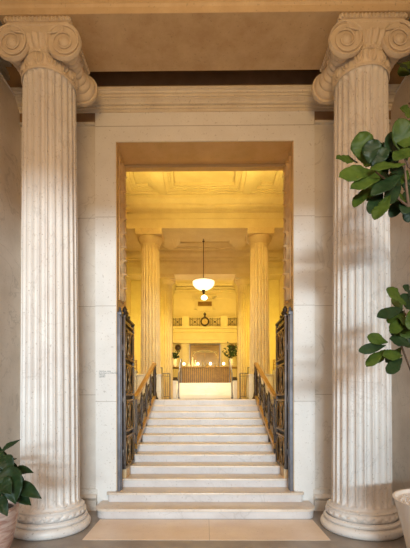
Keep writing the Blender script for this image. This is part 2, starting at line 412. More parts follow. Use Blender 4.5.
extrude_profile(b, [(24.0, 5.09), (23.5, 5.09), (23.5, 5.30), (23.47, 5.31), (23.47, 5.36), (23.5, 5.37), (23.5, 5.72), (23.42, 5.74), (23.42, 5.78), (23.5, 5.80), (23.5, 5.95),
                    (23.36, 5.99), (23.33, 6.09), (24.0, 6.09)], -2.0, 2.0)
struct('trim_15', b, 'lobby', angle=20)
# back bar: glazed recess behind the opening
b = B(); box(b, -0.98, 0.98, 24.5, 24.6, UP, 5.2); struct('wall_back_bar', b, 'mirror')
bb = thing('back_bar_screen', 'dark bronze framed glazed screen in the recess behind the bar', 'screen', (0, 24.4, UP))
b = B()
box(b, -0.97, 0.97, 0, .06, 2.70, 2.78); box(b, -0.97, -0.90, 0, .06, 0, 2.70); box(b, 0.90, 0.97, 0, .06, 0, 2.70); box(b, -.02, .02, 0, .06, 0, 2.5)
build('frame', b, 'counter', bb)
b = B(); box(b, -.75, .75, -.02, .03, 2.32, 2.36); tube(b, [(.75*math.cos(t*PI/12)*1.0, 0, 2.10+.35*math.sin(t*PI/12)) for t in range(13)], .022); build('arched_bar', b, 'lobby', bb)
b = B(); box(b, -.9, -.02, .02, .03, .01, 2.7); box(b, .02, .9, .02, .03, .01, 2.7); build('pane', b, 'mirror', bb)
# pilasters beside the opening
pl = thing('pilaster', 'flat cream pilaster left of the recess behind the bar', 'pilaster', (-1.26, 23.9, UP), 'pilasters flanking the back bar')
b = B(); box(b, -.18, .18, -.12, .099, .22, 2.58, .01); build('shaft', b, 'lobby', pl)
b = B(); box(b, -.23, .23, -.17, .099, 2.58, 2.68, .01); box(b, -.27, .27, -.21, .099, 2.68, 2.794, .01); build('capital', b, 'lobby', pl)
b = B(); box(b, -.23, .23, -.17, .099, 0, .16, .01); box(b, -.205, .205, -.145, .099, .16, .22, .01); build('base', b, 'lobby', pl)
dup(pl, (1.26, 23.9, UP), 'flat cream pilaster right of the recess behind the bar')
# round dark wall niches
rn = thing('round_plaque', 'dark round plaque high on the far wall, left of the left pilaster', 'plaque', (-1.72, 23.98, 4.86))
b = B(); lathe(b, [(.0, .0), (.15, .0), (.17, -.02), (.19, -.045), (.205, -.02), (.205, .019)][::-1], n=32, axis='Y'); build('rim', b, 'counter', rn)
b = B(); lathe(b, [(.15, -.012), (.10, -.04), (.04, -.055), (.005, -.058)], n=32, axis='Y', capt=True); build('boss', b, 'iron', rn)
dup(rn, (1.72, 23.98, 4.86), 'dark round plaque high on the far wall, right of the right pilaster')

# ------------------------------------------------------------------ ionic columns
def ionic():
    t = thing('ionic_column', 'huge fluted marble column with scroll capital left of the doorway, behind the marbled pot', 'column', (-1.975, 4.79, 0))
    # base
    prof = []
    def arc(r, z0, z1, out, n=10):
        for i in range(n+1):
            a = PI*i/n; prof.append((r + out*math.sin(a), z0 + (z1-z0)*(0.5-0.5*math.cos(a))))
    prof.append((.39, 0)); arc(.445, .0, .115, .050, 12)
    arc(.435, .118, .168, .022, 6); prof.append((.435, .172)); prof.append((.425, .178))
    prof0 = prof; prof = prof0
    b = B(); lathe(b, prof0, n=96, capt=False)
    bo = build('base', b, 'column', t)
    # braided torus
    nz = 12; p2 = [(.413 + .024*math.sin(PI*i/nz), .176 + .092*i/nz) for i in range(nz+1)]
    def braid(a, k, z):
        u = a*26; s = (k/nz)*PI
        env = math.sin(s)
        return -.011*env*(0.5+0.5*math.sin(u + 2.1*math.cos(s)))**2 - .008*env*(0.5+0.5*math.sin(u - 2.1*math.cos(s)))**2
    b = B(); lathe(b, p2, n=416, disp=braid, capt=False); build('braided_ring', b, 'column', bo)
    b = B(); lathe(b, [(.400, .266), (.413, .270), (.415, .288), (.405, .296), (.380, .305), (.368, .325)], n=96, capt=False); build('fillet', b, 'column', bo)
    # shaft
    NF, q = 24, 12
    zs = [.32, .335, .35, .37, .40, .45] + [.45 + (5.40-.45)*i/14 for i in range(1, 15)] + [5.45, 5.50, 5.53, 5.55, 5.57, 5.59, 5.605, 5.63]
    def rs(z):
        tt = max(0, min(1, (z-.32)/5.26)); r = .354 - .038*tt**1.3
        if z < .38: r += .012*(1-(z-.32)/.06)**2
        return r
    def dep(z):
        return max(0, min(1, (z-.335)/.05))**.6 * max(0, min(1, (5.60-z)/.06))**.6
    def flute(a, k, z):
        u = (a*NF/(2*PI)) % 1.0; x = abs(u-.5)*2
        return -.036*dep(z)*math.sqrt(max(0, 1-(x/.80)**2)) if x < .80 else 0
    b = B(); lathe(b, [(rs(z), z) for z in zs], n=NF*q, disp=flute, capt=False); build('shaft', b, 'column', t, angle=28)
    # capital
    cp = bpy.data.objects.new('capital', None); COL.objects.link(cp); cp.parent = t; cp.location.z = .028
    def orn(a, k, z):
        u = math.sin(a*16); v = (z-5.62)/.13
        u = (a*14/(2*PI)) % 1.0 - .5; q_ = (v-.15)
        pal = max(math.exp(-((abs(u)-.33*math.sqrt(max(0, min(1, 1-(v-.5)**2*3.6))))/.07)**2), math.exp(-(u/.06)**2)*(.1 < v < .8), math.exp(-((abs(u)-.18*v)/.05)**2)*(.1 < v < .9))
        return .026*pal*min(1, v*8+.2, (1-v)*8+.2) - .006
    nz = 14
    b = B(); lathe(b, [(.324, 5.565), (.334, 5.572), (.334, 5.588), (.322, 5.597)] + [(.316+.016*i/nz, 5.605+.15*i/nz) for i in range(nz+1)], n=384, disp=lambda a, k, z: orn(a, k, z) if 5.61 < z < 5.76 else 0, capt=False)
    build('carved_necking', b, 'capital', cp)
    b = B(); lathe(b, [(.330, 5.755), (.345, 5.760), (.352, 5.773), (.345, 5.786), (.335, 5.79)], n=288, disp=lambda a, k, z: -.014*abs(math.sin(a*24))**3 if 5.758 < z < 5.79 else 0, capt=False)
    build('beading', b, 'capital', cp)
    b = B(); lathe(b, [(.335, 5.788)] + [(.340+.075*math.sin(PI/2*i/9), 5.792+.128*i/9) for i in range(10)] + [(.33, 5.93)], n=288,
                   disp=lambda a, k, z: -.030*(abs(math.cos(a*16))**2) if 5.80 < z < 5.925 else 0, capt=False)
    build('echinus', b, 'capital', cp)
    VX, VZ, R = .31, 5.84, .205
    for ys in (-1, 1):
        for sx in (-1, 1):
            b = B(); c = Vector((sx*VX, ys*.36, VZ))
            pr = [(R*1.0, -ys*.035), (R, ys*.012), (R*.97, ys*.022), (R*.92, ys*.016), (R*.89, -ys*.010), (R*.32, -ys*.010), (R*.26, ys*.012), (R*.18, ys*.026), (.01, ys*.032)]
            lathe(b, pr, c=c, n=56, axis='Y')
            pts, rad = [], []
            for i in range(100):
                th = i/99*2.35*2*PI; r = (R-.012)*math.exp(-th/(2*PI)*.60); a = PI/2 + th
                pts.append(c + Vector((-sx*-1*r*math.cos(a)*1.0 if sx < 0 else -r*math.cos(a), ys*.004, r*math.sin(a))))
                rad.append(.015*math.exp(-th/(2*PI)*.28))
            tube(b, pts, rad, 8)
            build('volute', b, 'capital', cp)
        b = B()   # channel between the volutes with its sagging lower edge
        n = 16; top = [(VX*(2*i/n-1), VZ+R-.002) for i in range(n+1)]
        low = [(VX*(2*i/n-1), 5.925 + .05*((2*i/n-1)**2)) for i in range(n+1)]
        yf, yb = ys*.366, ys*.25
        vs = [[b.verts.new((x, y, z)) for x, z in row] for y in (yf, yb) for row in (low, top)]
        for i in range(n):
            b.faces.new((vs[0][i], vs[0][i+1], vs[1][i+1], vs[1][i])); b.faces.new((vs[2][i], vs[2][i+1], vs[3][i+1], vs[3][i]))
            b.faces.new((vs[0][i], vs[0][i+1], vs[2][i+1], vs[2][i])); b.faces.new((vs[1][i], vs[1][i+1], vs[3][i+1], vs[3][i]))
        tube(b, [(x, yf, z-.012) for x, z in top], .014, 8)
        tube(b, [(x, yf, z) for x, z in low], .013, 8)
        build('channel', b, 'capital', cp)
    for sx in (-1, 1):
        pr = []
        n = 60
        for i in range(n+1):
            u = i/n; y = -.335 + .67*u; v = abs(2*u-1)
            r = .080 + .095*v**2.0
            r += .024*abs(math.sin(v*4*PI + .3))**.7 if v < .95 else .01
            pr.append((r, y))
        b = B(); lathe(b, pr, c=(sx*VX, 0, VZ), n=40, axis='Y', disp=lambda a, k, z: .003*math.sin(a*20)); build('bolster', b, 'capital', cp)
    b = B(); box(b, -.30, .30, -.30, .30, 5.90, 6.05); build('core', b, 'capital', cp)
    b = B()
    box(b, -.37, .37, -.36, .36, 6.045, 6.075, .008)
    box(b, -.385, .385, -.375, .375, 6.075, 6.122, .006)
    for i in range(17):
        q_ = -.36 + .72*i/16
        for ys in (-1, 1): lathe(b, [(.004, 6.072), (.017, 6.085), (.018, 6.105), (.012, 6.118)], c=(q_, ys*.376, 0), n=10)
        for ys in (-1, 1): lathe(b, [(.004, 6.072), (.017, 6.085), (.018, 6.105), (.012, 6.118)], c=(ys*.386, q_, 0), n=10)
    build('abacus', b, 'capital', cp)
    return t
ic = ionic()
dup(ic, (1.98, 4.79, 0), 'huge fluted marble column with scroll capital right of the doorway, behind the fig leaves')

# ------------------------------------------------------------------ doric hall columns
def doric(label, loc, hh, group=None):
    t = thing('doric_column', label, 'column', loc, group)
    z0 = .68 if hh else 0.0
    if hh:
        b = B(); box(b, -.325, .325, -.325, .325, 0.0, .64, .008); box(b, -.34, .34, -.34, .34, .64, .68, .006); build('pedestal', b, 'hallwhite', t)
    top = 4.63
    NF, q = 20, 8
    def fl(a, k, z):
        u = (a*NF/(2*PI)) % 1.0; x = abs(u-.5)*2
        d = max(0, min(1, (top-.42-z)/.06))
        return -.030*d*math.sqrt(max(0, 1-(x/.92)**2)) if x < .92 else 0
    zs = [z0, z0+.05] + [z0+.05+(top-.5-z0-.05)*i/8 for i in range(1, 9)] + [top-.46, top-.43, top-.42, top-.36]
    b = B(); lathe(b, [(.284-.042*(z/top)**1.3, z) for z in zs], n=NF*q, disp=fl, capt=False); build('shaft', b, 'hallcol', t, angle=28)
    b = B(); lathe(b, [(.242, top-.40), (.258, top-.395), (.258, top-.38), (.246, top-.375), (.246, top-.35), (.262, top-.345), (.266, top-.33)] +
                   [(.268+.070*math.sin(PI/2*i/8), top-.33+.16*i/8) for i in range(9)] + [(.30, top-.165)], n=64, capt=False)
    e = build('echinus', b, 'hallcol', t)
    b = B(); box(b, -.36, .36, -.36, .36, top-.165, top-.001, .008); build('abacus', b, 'hallcol', t)
    return t
c1 = doric('fluted column on a white pedestal, front left pair in the hall', (-1.52, 10.5, HALL), True)
dup(c1, (1.52, 10.5, HALL), 'fluted column on a white pedestal, front right pair in the hall')
c1['label'] = 'nearer fluted hall column on a white pedestal, left of the hanging lamp'
for o in COL.objects:
    if o.name == 'doric_column.001': o['label'] = 'nearer fluted hall column on a white pedestal, right of the hanging lamp'
c2 = doric('farther fluted hall column, left side, just before the lobby', (-1.50, 14.25, HALL), False)
dup(c2, (1.50, 14.25, HALL), 'farther fluted hall column, right side, just before the lobby')

# ------------------------------------------------------------------ gates
def gate():
    t = thing('gate', 'open dark bronze openwork gate against the left jamb of the doorway', 'gate', (-1.24, 5.74, 0.56))
    Wd, H, th = .74, 2.33, .045
    b = B()
    for y in (0, Wd-.05): box(b, -th/2, th/2, y, y+.05, 0, H, .004)
    rails = [0, .565, 1.13, 1.695, 2.24]
    build('frame', b, 'iron', t)
    for z in rails:
        b = B()
        box(b, -th/2, th/2, .05, Wd-.05, z, z+.03, .003)
        if z > 0: box(b, -th/2, th/2, .05, Wd-.05, z-.09, z-.06, .003)
        build('cross_rail', b, 'gilt', t)
    b = B(); box(b, -.03, .03, -.01, Wd+.01, H, H+.03, .004); build('top_rail', b, 'iron', t)
    b = B(); box(b, -th/2+.002, -th/2+.008, .045, Wd-.045, .02, H-.02); build('backing', b, 'black', t)
    for k in range(4):
        z0 = rails[k]+.03; z1 = rails[k+1]-.09; zc = (z0+z1)/2; hz = (z1-z0)/2; yc = Wd/2; hy = (Wd-.1)/2
        b = B()
        for s in (-1, 1):       # two long interlaced loops and a centre ring
            tube(b, [(.012, yc + s*hy*.40 + hy*.46*math.cos(a), zc + hz*.94*math.sin(a)) for a in [2*PI*i/36 for i in range(36)]], .016, 6, closed=True)
            tube(b, [(.012, yc + .09*math.cos(a), zc + s*hz*.60 + .09*math.sin(a)) for a in [2*PI*i/20 for i in range(20)]], .013, 6, closed=True)
        tube(b, [(.012, yc + .05*math.cos(a), zc + .05*math.sin(a)) for a in [2*PI*i/16 for i in range(16)]], .012, 6, closed=True)
        build('grille', b, 'gilt', t)
    for y, s in ((.08, .8), (.24, .6), (.40, .4)):
        b = B(); lathe(b, [(.03*s, 0), (.045*s, .03*s), (.02*s, .06*s), (.04*s, .10*s), (.05*s, .13*s), (.025*s, .17*s), (.004, .20*s)], c=(0, y, H+.028), n=14)
        build('finial', b, 'iron', t)
    return t
g = gate()
dup(g, (1.24, 5.74, .56), 'open dark bronze openwork gate against the right jamb of the doorway', mirror=True)
gp = thing('gate_post', 'grey steel gate post standing at the left jamb', 'post', (-1.285, 5.64, 2*RIS))
b = B()
for y in (-.055, 0.0, .055): box(b, -.02, .028 if y else .036, y-.02, y+.02, 0, 2.62, .005)
box(b, -.02, .02, -.05, .05, 0, 2.61)
build('shaft', b, 'steel', gp)
b = B(); box(b, -.02, .045, -.08, .08, 2.62, 2.66, .005); lathe(b, [(.02, 2.659), (.03, 2.68), (.012, 2.70), (.02, 2.72), (.003, 2.75)], c=(.01, 0, 0), n=12); build('cap', b, 'steel', gp)
for z in (.5, 1.3, 2.1):
    b = B(); box(b, .02, .05, .055, .078, z, z+.1, .004); build('hinge', b, 'iron', gp)
dup(gp, (1.285, 5.64, 2*RIS), 'grey steel gate post standing at the right jamb', mirror=True)
k = B(); box(k, -.04, .04, 0, .31, 0, .145, .006)
kb = build('gate_block', k, 'jamb'); kb.location = (-1.262, 5.835, 3*RIS+.001); tag(kb, 'small brown stone block under the left gate', 'block')
o = kb.copy(); COL.objects.link(o); o.location = (1.262, 5.835, 3*RIS+.001); o['label'] = 'small brown stone block under the right gate'

# carved relief strips on the jambs
def relief_strip(s):
    b = B(); z0, z1, y0, y1 = 3.15, 5.33, 5.73, 6.07; nz, ny = 200, 16; g_ = []
    for i in range(nz+1):
        row = []
        for j in range(ny+1):
            u = j/ny; v = i/nz; edge = min(u, 1-u, v*6, (1-v)*6)
            ph = v*2*PI*5
            d = .0 if edge < .06 else .045*(math.exp(-((u-.5-.27*math.sin(ph))/.08)**2) + math.exp(-((u-.5+.27*math.sin(ph))/.08)**2) + .8*math.exp(-((u-.5)/.09)**2)*(math.cos(2*ph) < -.2))
            if edge < .06: d = .010
            row.append(b.verts.new((s*(DW-.016-d), y0+(y1-y0)*u, z0+(z1-z0)*v)))
        g_.append(row)
    for i in range(nz):
        for j in range(ny): b.faces.new((g_[i][j], g_[i+1][j], g_[i+1][j+1], g_[i][j+1]))
    back = [b.verts.new((s*(DW-.011), y, z)) for y, z in ((y0, z0), (y1, z0), (y1, z1), (y0, z1))]; b.faces.new(back)
    for a_, c_, r_ in ((0, 1, [g_[0][j] for j in range(ny+1)]), (3, 2, [g_[nz][j] for j in range(ny+1)]), (0, 3, [g_[i][0] for i in range(nz+1)]), (1, 2, [g_[i][ny] for i in range(nz+1)])):
        b.faces.new([back[a_]] + r_ + [back[c_]])
    return b
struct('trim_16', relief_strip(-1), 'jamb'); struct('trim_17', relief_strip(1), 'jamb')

# ------------------------------------------------------------------ stair railings
def railing():
    t = thing('stair_railing', 'brass topped stair railing with iron scrollwork on the left of the steps', 'railing', (-1.21, 6.55, 0))
    ya, yb = 0.0, 2.42
    def zt(y): return 1.66 + .335*y
    def zb(y): return .80 + .36*y
    b = B(); bar(b, (0, ya, zt(ya)), (0, yb+.02, zt(yb)), .075, .055); lathe(b, [(.036, -.02), (.05, 0), (.05, .03), (.02, .045)], c=(0, yb+.02, zt(yb)-.02), n=16); build('handrail', b, 'brass', t)
    b = B(); bar(b, (0, ya, zb(ya)), (0, yb, zb(yb)), .055, .075); build('bottom_rail', b, 'brass', t)
    for y in (.05, .62, 1.2, 1.8):
        zfl = RIS*(math.floor((6.55+y-D1)/TRD)+1)
        b = B(); box(b, -.014, .014, y-.014, y+.014, zfl, zt(y)-.02)
        lathe(b, [(.015, zfl+.3), (.028, zfl+.34), (.015, zfl+.38)], c=(0, y, 0), n=10)
        build('baluster', b, 'iron', t)
    for y0, y1 in ((.05, .62), (.62, 1.2), (1.2, 1.8), (1.8, 2.36)):
        ym = (y0+y1)/2; b = B()
        bar(b, (0, y0, zb(y0)+.05), (0, y1, zt(y1)-.05), .010, .012); bar(b, (0, y0, zt(y0)-.05), (0, y1, zb(y1)+.05), .010, .012)
        zc = (zt(ym)+zb(ym))/2
        tube(b, [(0, ym+.12*math.cos(a), zc+.19*math.sin(a)+.04*math.cos(a)) for a in [2*PI*i/24 for i in range(24)]], .011, 6, closed=True)
        build('scrollwork', b, 'iron', t)
    b = B(); y = 2.44; zf = HALL
    lathe(b, [(.085, zf), (.085, zf+.03), (.06, zf+.06), (.05, zf+.14), (.035, zf+.2), (.045, zf+.5), (.034, zf+.56), (.048, zf+.60), (.034, zf+.66), (.034, zf+.8), (.05, zf+.825), (.02, zf+.84)], c=(0, y+.06, 0), n=16)
    build('newel', b, 'iron', t)
    return t
r = railing()
dup(r, (1.22, 6.55, 0), 'brass topped stair railing with iron scrollwork on the right of the steps', mirror=True)

# aisle parapets with gilt lattice rails
def parapet():
    t = thing('parapet', 'white marble parapet with gilt rail between left hall column and side wall', 'parapet', (-1.87, 10.35, HALL))
    b = B(); box(b, -1.02, -.0, -.1, .1, 0, .74, .006); box(b, -1.02, -.0, -.13, .13, .74, .79, .006); build('wall', b, 'hallwhite', t)
    b = B()
    for z in (.84, .93, 1.06): box(b, -1.02, 0, -.02, .02, z, z+.022)
    for i in range(6): bar(b, (-1.0+i*.17, 0, .84), (-1.0+i*.17+.13, 0, 1.07), .014, .014)
    for x in (-1.0, -.5, -.02): box(b, x-.012, x+.012, -.015, .015, .79, 1.08)
    build('rail', b, 'brass', t)
    return t
p = parapet()
dup(p, (1.87, 10.35, HALL), 'white marble parapet with gilt rail between right hall column and side wall', mirror=True)

# short metal guard rails beside the far columns
def guard():
    t = thing('guard_rail', 'short dark metal guard rail before the far left hall column', 'railing', (-1.52, 13.3, HALL))
    for x, h in ((0, 1.12), (.28, .90), (.06, .90), (.12, .90), (.20, .90)):
        b = B()
        if h > 1 or x == .28: tube(b, [(x, 0, 0), (x, 0, h)], .02, 10); lathe(b, [(.045, 0), (.045, .02), (.025, .04)], c=(x, 0, 0), n=12)
        else: tube(b, [(x, 0, .08), (x, 0, h)], .007, 6)
        build('post', b, 'steel', t)
    for x0, x1, z, r_ in ((0, .28, .9, .017), (0, .28, .8, .009), (0, .28, .08, .01), (-.12, 0, 1.1, .02)):
        b = B(); tube(b, [(x0, 0, z), (x1, 0, z)], r_, 8); build('rail', b, 'steel', t)
    return t
q = guard()
dup(q, (1.52, 13.3, HALL), 'short dark metal guard rail before the far right hall column', mirror=True)

# ------------------------------------------------------------------ lobby stair, cheeks, handrails
s2 = thing('lobby_steps', 'short flight of brightly lit white steps leading up to the bar', 'steps', (0, 14.72, HALL))
for i in range(1, 6):
    b = B(); y0 = .3*(i-1) + .02; box(b, -1.1, 1.1, y0, y0+.3+.03 if i < 5 else 1.279, RIS*(i-1), RIS*i, .006)
    build('step', b, 'hallwhite', s2)
ck = B(); box(ck, -.17, .17, 0, 1.27, 0, .68, .01); box(ck, -.185, .185, -.015, 1.27, .68, .715, .006)
ck = build('stair_cheek', ck, 'hallwhite'); ck.location = (-1.29, 14.735, HALL); tag(ck, 'white marble block flanking the lobby steps on the left', 'plinth')
o = ck.copy(); COL.objects.link(o); o.location = (1.29, 14.735, HALL); o['label'] = 'white marble block flanking the lobby steps on the right'
def rail2():
    t = thing('step_handrail', 'slim metal handrail on the left of the lobby steps', 'handrail', (-1.02, 14.6, HALL))
    b = B(); tube(b, [(0, 0, .05), (0, 0, 1.02), (0, .1, 1.06), (0, 1.35, 1.68), (0, 1.5, 1.68)], .022, 8); build('rail', b, 'steel', t)
    b = B(); tube(b, [(0, 1.45, .675), (0, 1.45, 1.68)], .02, 8); build('post', b, 'steel', t)
    b = B(); tube(b, [(0, 0, .0), (0, 0, .06)], .035, 10); build('foot', b, 'steel', t)
    return t
q = rail2(); dup(q, (1.05, 14.6, HALL), 'slim metal handrail on the right of the lobby steps')

# ------------------------------------------------------------------ bar counter and what stands on it
ct = thing('bar_counter', 'long bronze slatted bar counter at the top of the lobby steps', 'counter', (0, 20.4, UP))
b = B(); box(b, -1.42, 1.42, .05, .7, 0, 1.0); build('body', b, 'iron', ct)
b = B()
for i in range(26): box(b, -1.44+i*.111, -1.44+i*.111+.078, 0, .05, .10, 1.0, .006)
build('slat_front', b, 'counter', ct)
b = B(); box(b, -1.44, 1.44, .02, .06, 0, .10); build('plinth', b, 'iron', ct)
b = B(); box(b, -1.82, 1.82, -.08, .75, 1.0, 1.055, .01); build('countertop', b, 'counter', ct)
CT = UP + 1.055
for sx, lab in ((-1, 'dark square box standing under the left end of the bar counter'), (1, 'dark square box standing under the right end of the bar counter')):
    b = B(); box(b, -.14, .14, -.14, .14, 0, .42, .02); box(b, -.11, .11, -.11, .11, .42, .5, .02)
    o = build('storage_box', b, 'iron'); o.location = (sx*1.63, 20.7, UP); tag(o, lab, 'box')
def lamp(label, loc, s=0.72):
    t = thing('table_lamp', label, 'lamp', loc, 'glowing table lamps on the bar counter')
    b = B(); lathe(b, [(.07*s, 0), (.07*s, .015), (.02*s, .03), (.015*s, .10*s), (.03*s, .13*s)], n=16); build('base', b, 'brass', t)
    b = B(); lathe(b, [(.03*s, .12*s), (.085*s, .16*s), (.10*s, .22*s), (.085*s, .29*s), (.04*s, .33*s)], n=20); build('globe', b, 'flame', t)
    return t
lp = lamp('round glowing lamp at the left end of the bar counter', (-1.14, 20.45, CT))
dup(lp, (-.38, 20.45, CT), 'round glowing lamp left of centre on the bar counter, among glasses')
dup(lp, (.30, 20.45, CT), 'round glowing lamp right of centre on the bar counter')
dup(lp, (1.02, 20.45, CT), 'round glowing lamp at the right end of the bar counter')
def cake(label, x, hh):   # glass dome stands / tall vases of pale flowers
    t = thing('glass_carafe', label, 'carafe', (x, 20.7, CT), 'pale glassware on the bar counter')
    b = B(); lathe(b, [(.05, 0), (.075, .02), (.08, hh*.4), (.04, hh*.7), (.03, hh*.85), (.045, hh)], n=16); build('body', b, 'pot', t)
    b = B(); lathe(b, [(.03, hh), (.035, hh+.03), (.01, hh+.06)], n=12); build('stopper', b, 'pot', t)
cake('tallest pale carafe left of centre on the bar counter', -.68, .50)
cake('short pale carafe beside the tallest one on the bar', -.86, .22)
cake('medium pale carafe between the two left lamps on the bar', -.52, .34)
for x, h_, lab in ((-.12, .36, 'tall dark bottle just left of the bar centre'), (.08, .25, 'short dark bottle near the centre of the bar'), (.16, .18, 'smallest dark bottle near the centre of the bar'),
                   (.55, .20, 'dark bottle between the two right lamps'), (.74, .24, 'dark bottle close to the lamp at right end of the bar'), (-1.32, .30, 'dark bottle beside the leftmost lamp on the bar')):
    t = thing('bottle', lab, 'bottle', (x, 20.6, CT), 'bottles on the bar counter')
    b = B(); lathe(b, [(.035, 0), (.042, .01), (.042, h_*.55), (.018, h_*.75), (.016, h_*.93)], n=14); build('body', b, 'bottle', t)
    b = B(); lathe(b, [(.019, h_*.92), (.019, h_), (.004, h_+.002)], n=12); build('cap', b, 'iron', t)

# ------------------------------------------------------------------ balcony balustrade, clock, window
def balustrade(x0, x1, label):
    t = thing('balustrade', label, 'balustrade', ((x0+x1)/2, 23.45, 6.09)); hw = (x1-x0)/2
    b = B(); box(b, -hw, hw, -.04, .04, .56, .62, .005); build('top_rail', b, 'lobby', t)
    b = B(); box(b, -hw, hw, -.03, .03, 0, .05); build('bottom_rail', b, 'lobby', t)
    b = B()
    n = max(1, round(2*hw/.5)); cw = 2*hw/n
    for i in range(n):
        cx = -hw + cw*(i+.5)
        for xx in (cx-cw*.42, cx-cw*.22, cx+cw*.22, cx+cw*.42): box(b, xx-.009, xx+.009, -.01, .01, .05, .56)
        bar(b, (cx-cw*.42, 0, .08), (cx+cw*.42, 0, .53), .014, .014); bar(b, (cx-cw*.42, 0, .53), (cx+cw*.42, 0, .08), .014, .014)
        lathe(b, [(.01, -.02), (.055, -.02), (.055, .02), (.01, .02)], c=(cx, 0, .305), n=12, axis='Y')
    box(b, -hw, hw, -.01, .01, .48, .50); box(b, -hw, hw, -.01, .01, .10, .12)
    build('grille', b, 'iron', t)
balustrade(-.98, -.27, 'dark openwork balcony balustrade just left of the clock')
balustrade(.27, .98, 'dark openwork balcony balustrade just right of the clock')
balustrade(-1.99, -1.42, 'dark openwork balcony balustrade at the far left end')
balustrade(1.42, 1.99, 'dark openwork balcony balustrade at the far right end')
for s, lab in ((-1, 'square cream balcony post left of the clock'), (1, 'square cream balcony post right of the clock')):
    b = B(); box(b, -.21, .21, -.1, .1, 0, .62, .01); box(b, -.23, .23, -.12, .12, .62, .68, .01)
    o = build('balcony_post', b, 'lobby'); o.location = (s*1.2, 23.45, 6.09); tag(o, lab, 'post')
ck = thing('clock', 'round dark clock with a finial in the middle of the balcony balustrade', 'clock', (0, 23.36, 6.10))
b = B(); tube(b, [(.235*math.cos(a), 0, .30+.235*math.sin(a)) for a in [2*PI*i/32 for i in range(32)]], .05, 8, closed=True)
box(b, -.1, .1, -.02, .02, 0, .08); build('case', b, 'iron', ck)
b = B(); lathe(b, [(.20, -.015), (.20, .015), (.01, .015)], c=(0, 0, .30), n=32, axis='Y'); build('dial', b, 'clockface', ck)
b = B(); bar(b, (0, -.022, .30), (0, -.022, .44), .012, .012); bar(b, (0, -.022, .30), (.08, -.022, .25), .012, .012); build('hands', b, 'iron', ck)
b = B()
for i in range(12):
    a = 2*PI*i/12; bar(b, (.15*math.cos(a), -.018, .30+.15*math.sin(a)), (.18*math.cos(a), -.018, .30+.18*math.sin(a)), .012, .006)
build('hour_marks', b, 'iron', ck)
b = B(); lathe(b, [(.06, .56), (.07, .60), (.04, .66), (.08, .72), (.085, .78), (.03, .84), (.008, .88)], n=14); build('finial', b, 'iron', ck)
wv = thing('framed_grille', 'moulded cream frame with a dark horizontal vent grille above the clock', 'vent', (0, 24.0, 7.30))
b = B()
for ins, p_ in ((0, .13), (.10, .20)):
    x_, z0_, z1_ = .68-ins, 0, .82-ins
    box(b, -x_, -x_+.09, -p_, 0, z0_, z1_); box(b, x_-.09, x_, -p_, 0, z0_, z1_); box(b, -x_, x_, -p_, 0, z1_-.09, z1_)
box(b, -.78, .78, -.14, 0, .82, .90, .008)
for s in (-1, 1): box(b, s*.68-.06, s*.68+.06, -.12, 0, .55, .82, .008)
build('frame', b, 'lobby', wv)
b = B(); box(b, -.44, .44, -.03, 0, .22, .50); 
for i in range(7): box(b, -.42, .42, -.05, -.03, .24+i*.036, .255+i*.036)
build('grille', b, 'counter', wv)
b = B(); box(b, -.48, .48, -.04, 0, .17, .21); box(b, -.48, .48, -.04, 0, .51, .55); build('border', b, 'lobby', wv)
pd = thing('wall_panel', 'small moulded cream door frame on the wall just behind the clock', 'panel', (0, 24.0, 6.12))
b = B(); box(b, -.34, -.28, -.04, 0, 0, 1.05); box(b, .28, .34, -.04, 0, 0, 1.05); box(b, -.38, .38, -.06, 0, 1.05, 1.12); build('frame', b, 'lobby', pd)
b = B(); box(b, -.279, .279, -.015, 0, 0, 1.049); build('leaf', b, 'lobby', pd)

# ------------------------------------------------------------------ hanging lamps
def pendant(label, loc, ztop, R_, mt, power, name='pendant_lamp'):
    t = thing(name, label, 'lamp', loc); H = ztop - loc[2]
    b = B(); tube(b, [(0, 0, -.66*R_), (0, 0, H-.02)], .013, 8)
    for z in [H-.35, H-.25]: lathe(b, [(.013, z-.04), (.045, z), (.013, z+.04)], n=12)
    build('rod', b, 'iron', t)
    b = B(); lathe(b, [(.02, H-.10), (.05, H-.05), (.09, H-.012), (.09, H)], n=20); build('ceiling_rose', b, 'iron', t)
    b = B(); n = 12
    pr = [(max(.006, R_*math.sin(PI/2*i/n)), -R_*.74*math.cos(PI/2*i/n)) for i in range(n+1)] + [(R_*.97, .012), (R_*.95, .0)] + [(max(.006, R_*.95*math.sin(PI/2*i/n)), -R_*.68*math.cos(PI/2*i/n)) for i in range(n, -1, -1)]
    lathe(b, pr, n=40, disp=lambda a, k, z: .006*abs(math.sin(a*8)), capt=False); build('bowl', b, mt, t)
    b = B()
    tube(b, [((R_*1.0)*math.cos(a), R_*math.sin(a), .01) for a in [2*PI*i/40 for i in range(40)]], .010, 6, closed=True)
    build('rim', b, 'brass', t)
    b = B(); lathe(b, [(.01, -R_*.68), (.06, -R_*.74), (.065, -R_*.84), (.03, -R_*.92), (.05, -R_*1.0), (.02, -R_*1.1), (.004, -R_*1.2)], n=14); build('finial', b, 'iron', t)
    l = point(name+'_light', (loc[0], loc[1], loc[2]+R_*.5), power, (1.0, .72, .36), .08)
    return t
pendant('large glowing bowl lamp hanging on a dark rod in the hall', (-.04, 12.5, 5.505), 7.208, .36, 'glow', 4)
t = thing('globe_lamp', 'small glowing globe lamp hanging beyond the large bowl lamp', 'lamp', (-.03, 19.5, 6.85))
b = B(); lathe(b, [(.006, -.12), (.09, -.10), (.15, -.05), (.165, 0), (.13, .07), (.06, .12), (.03, .16)], n=28); build('globe', b, 'flame', t)
b = B(); tube(b, [(0, 0, .15), (0, 0, 2.03)], .012, 8); build('rod', b, 'iron', t)
b = B(); lathe(b, [(.07, .13), (.07, .17), (.02, .22)], n=14); lathe(b, [(.02, 1.96), (.08, 2.03), (.08, 2.048)], n=14); build('cap', b, 'brass', t)

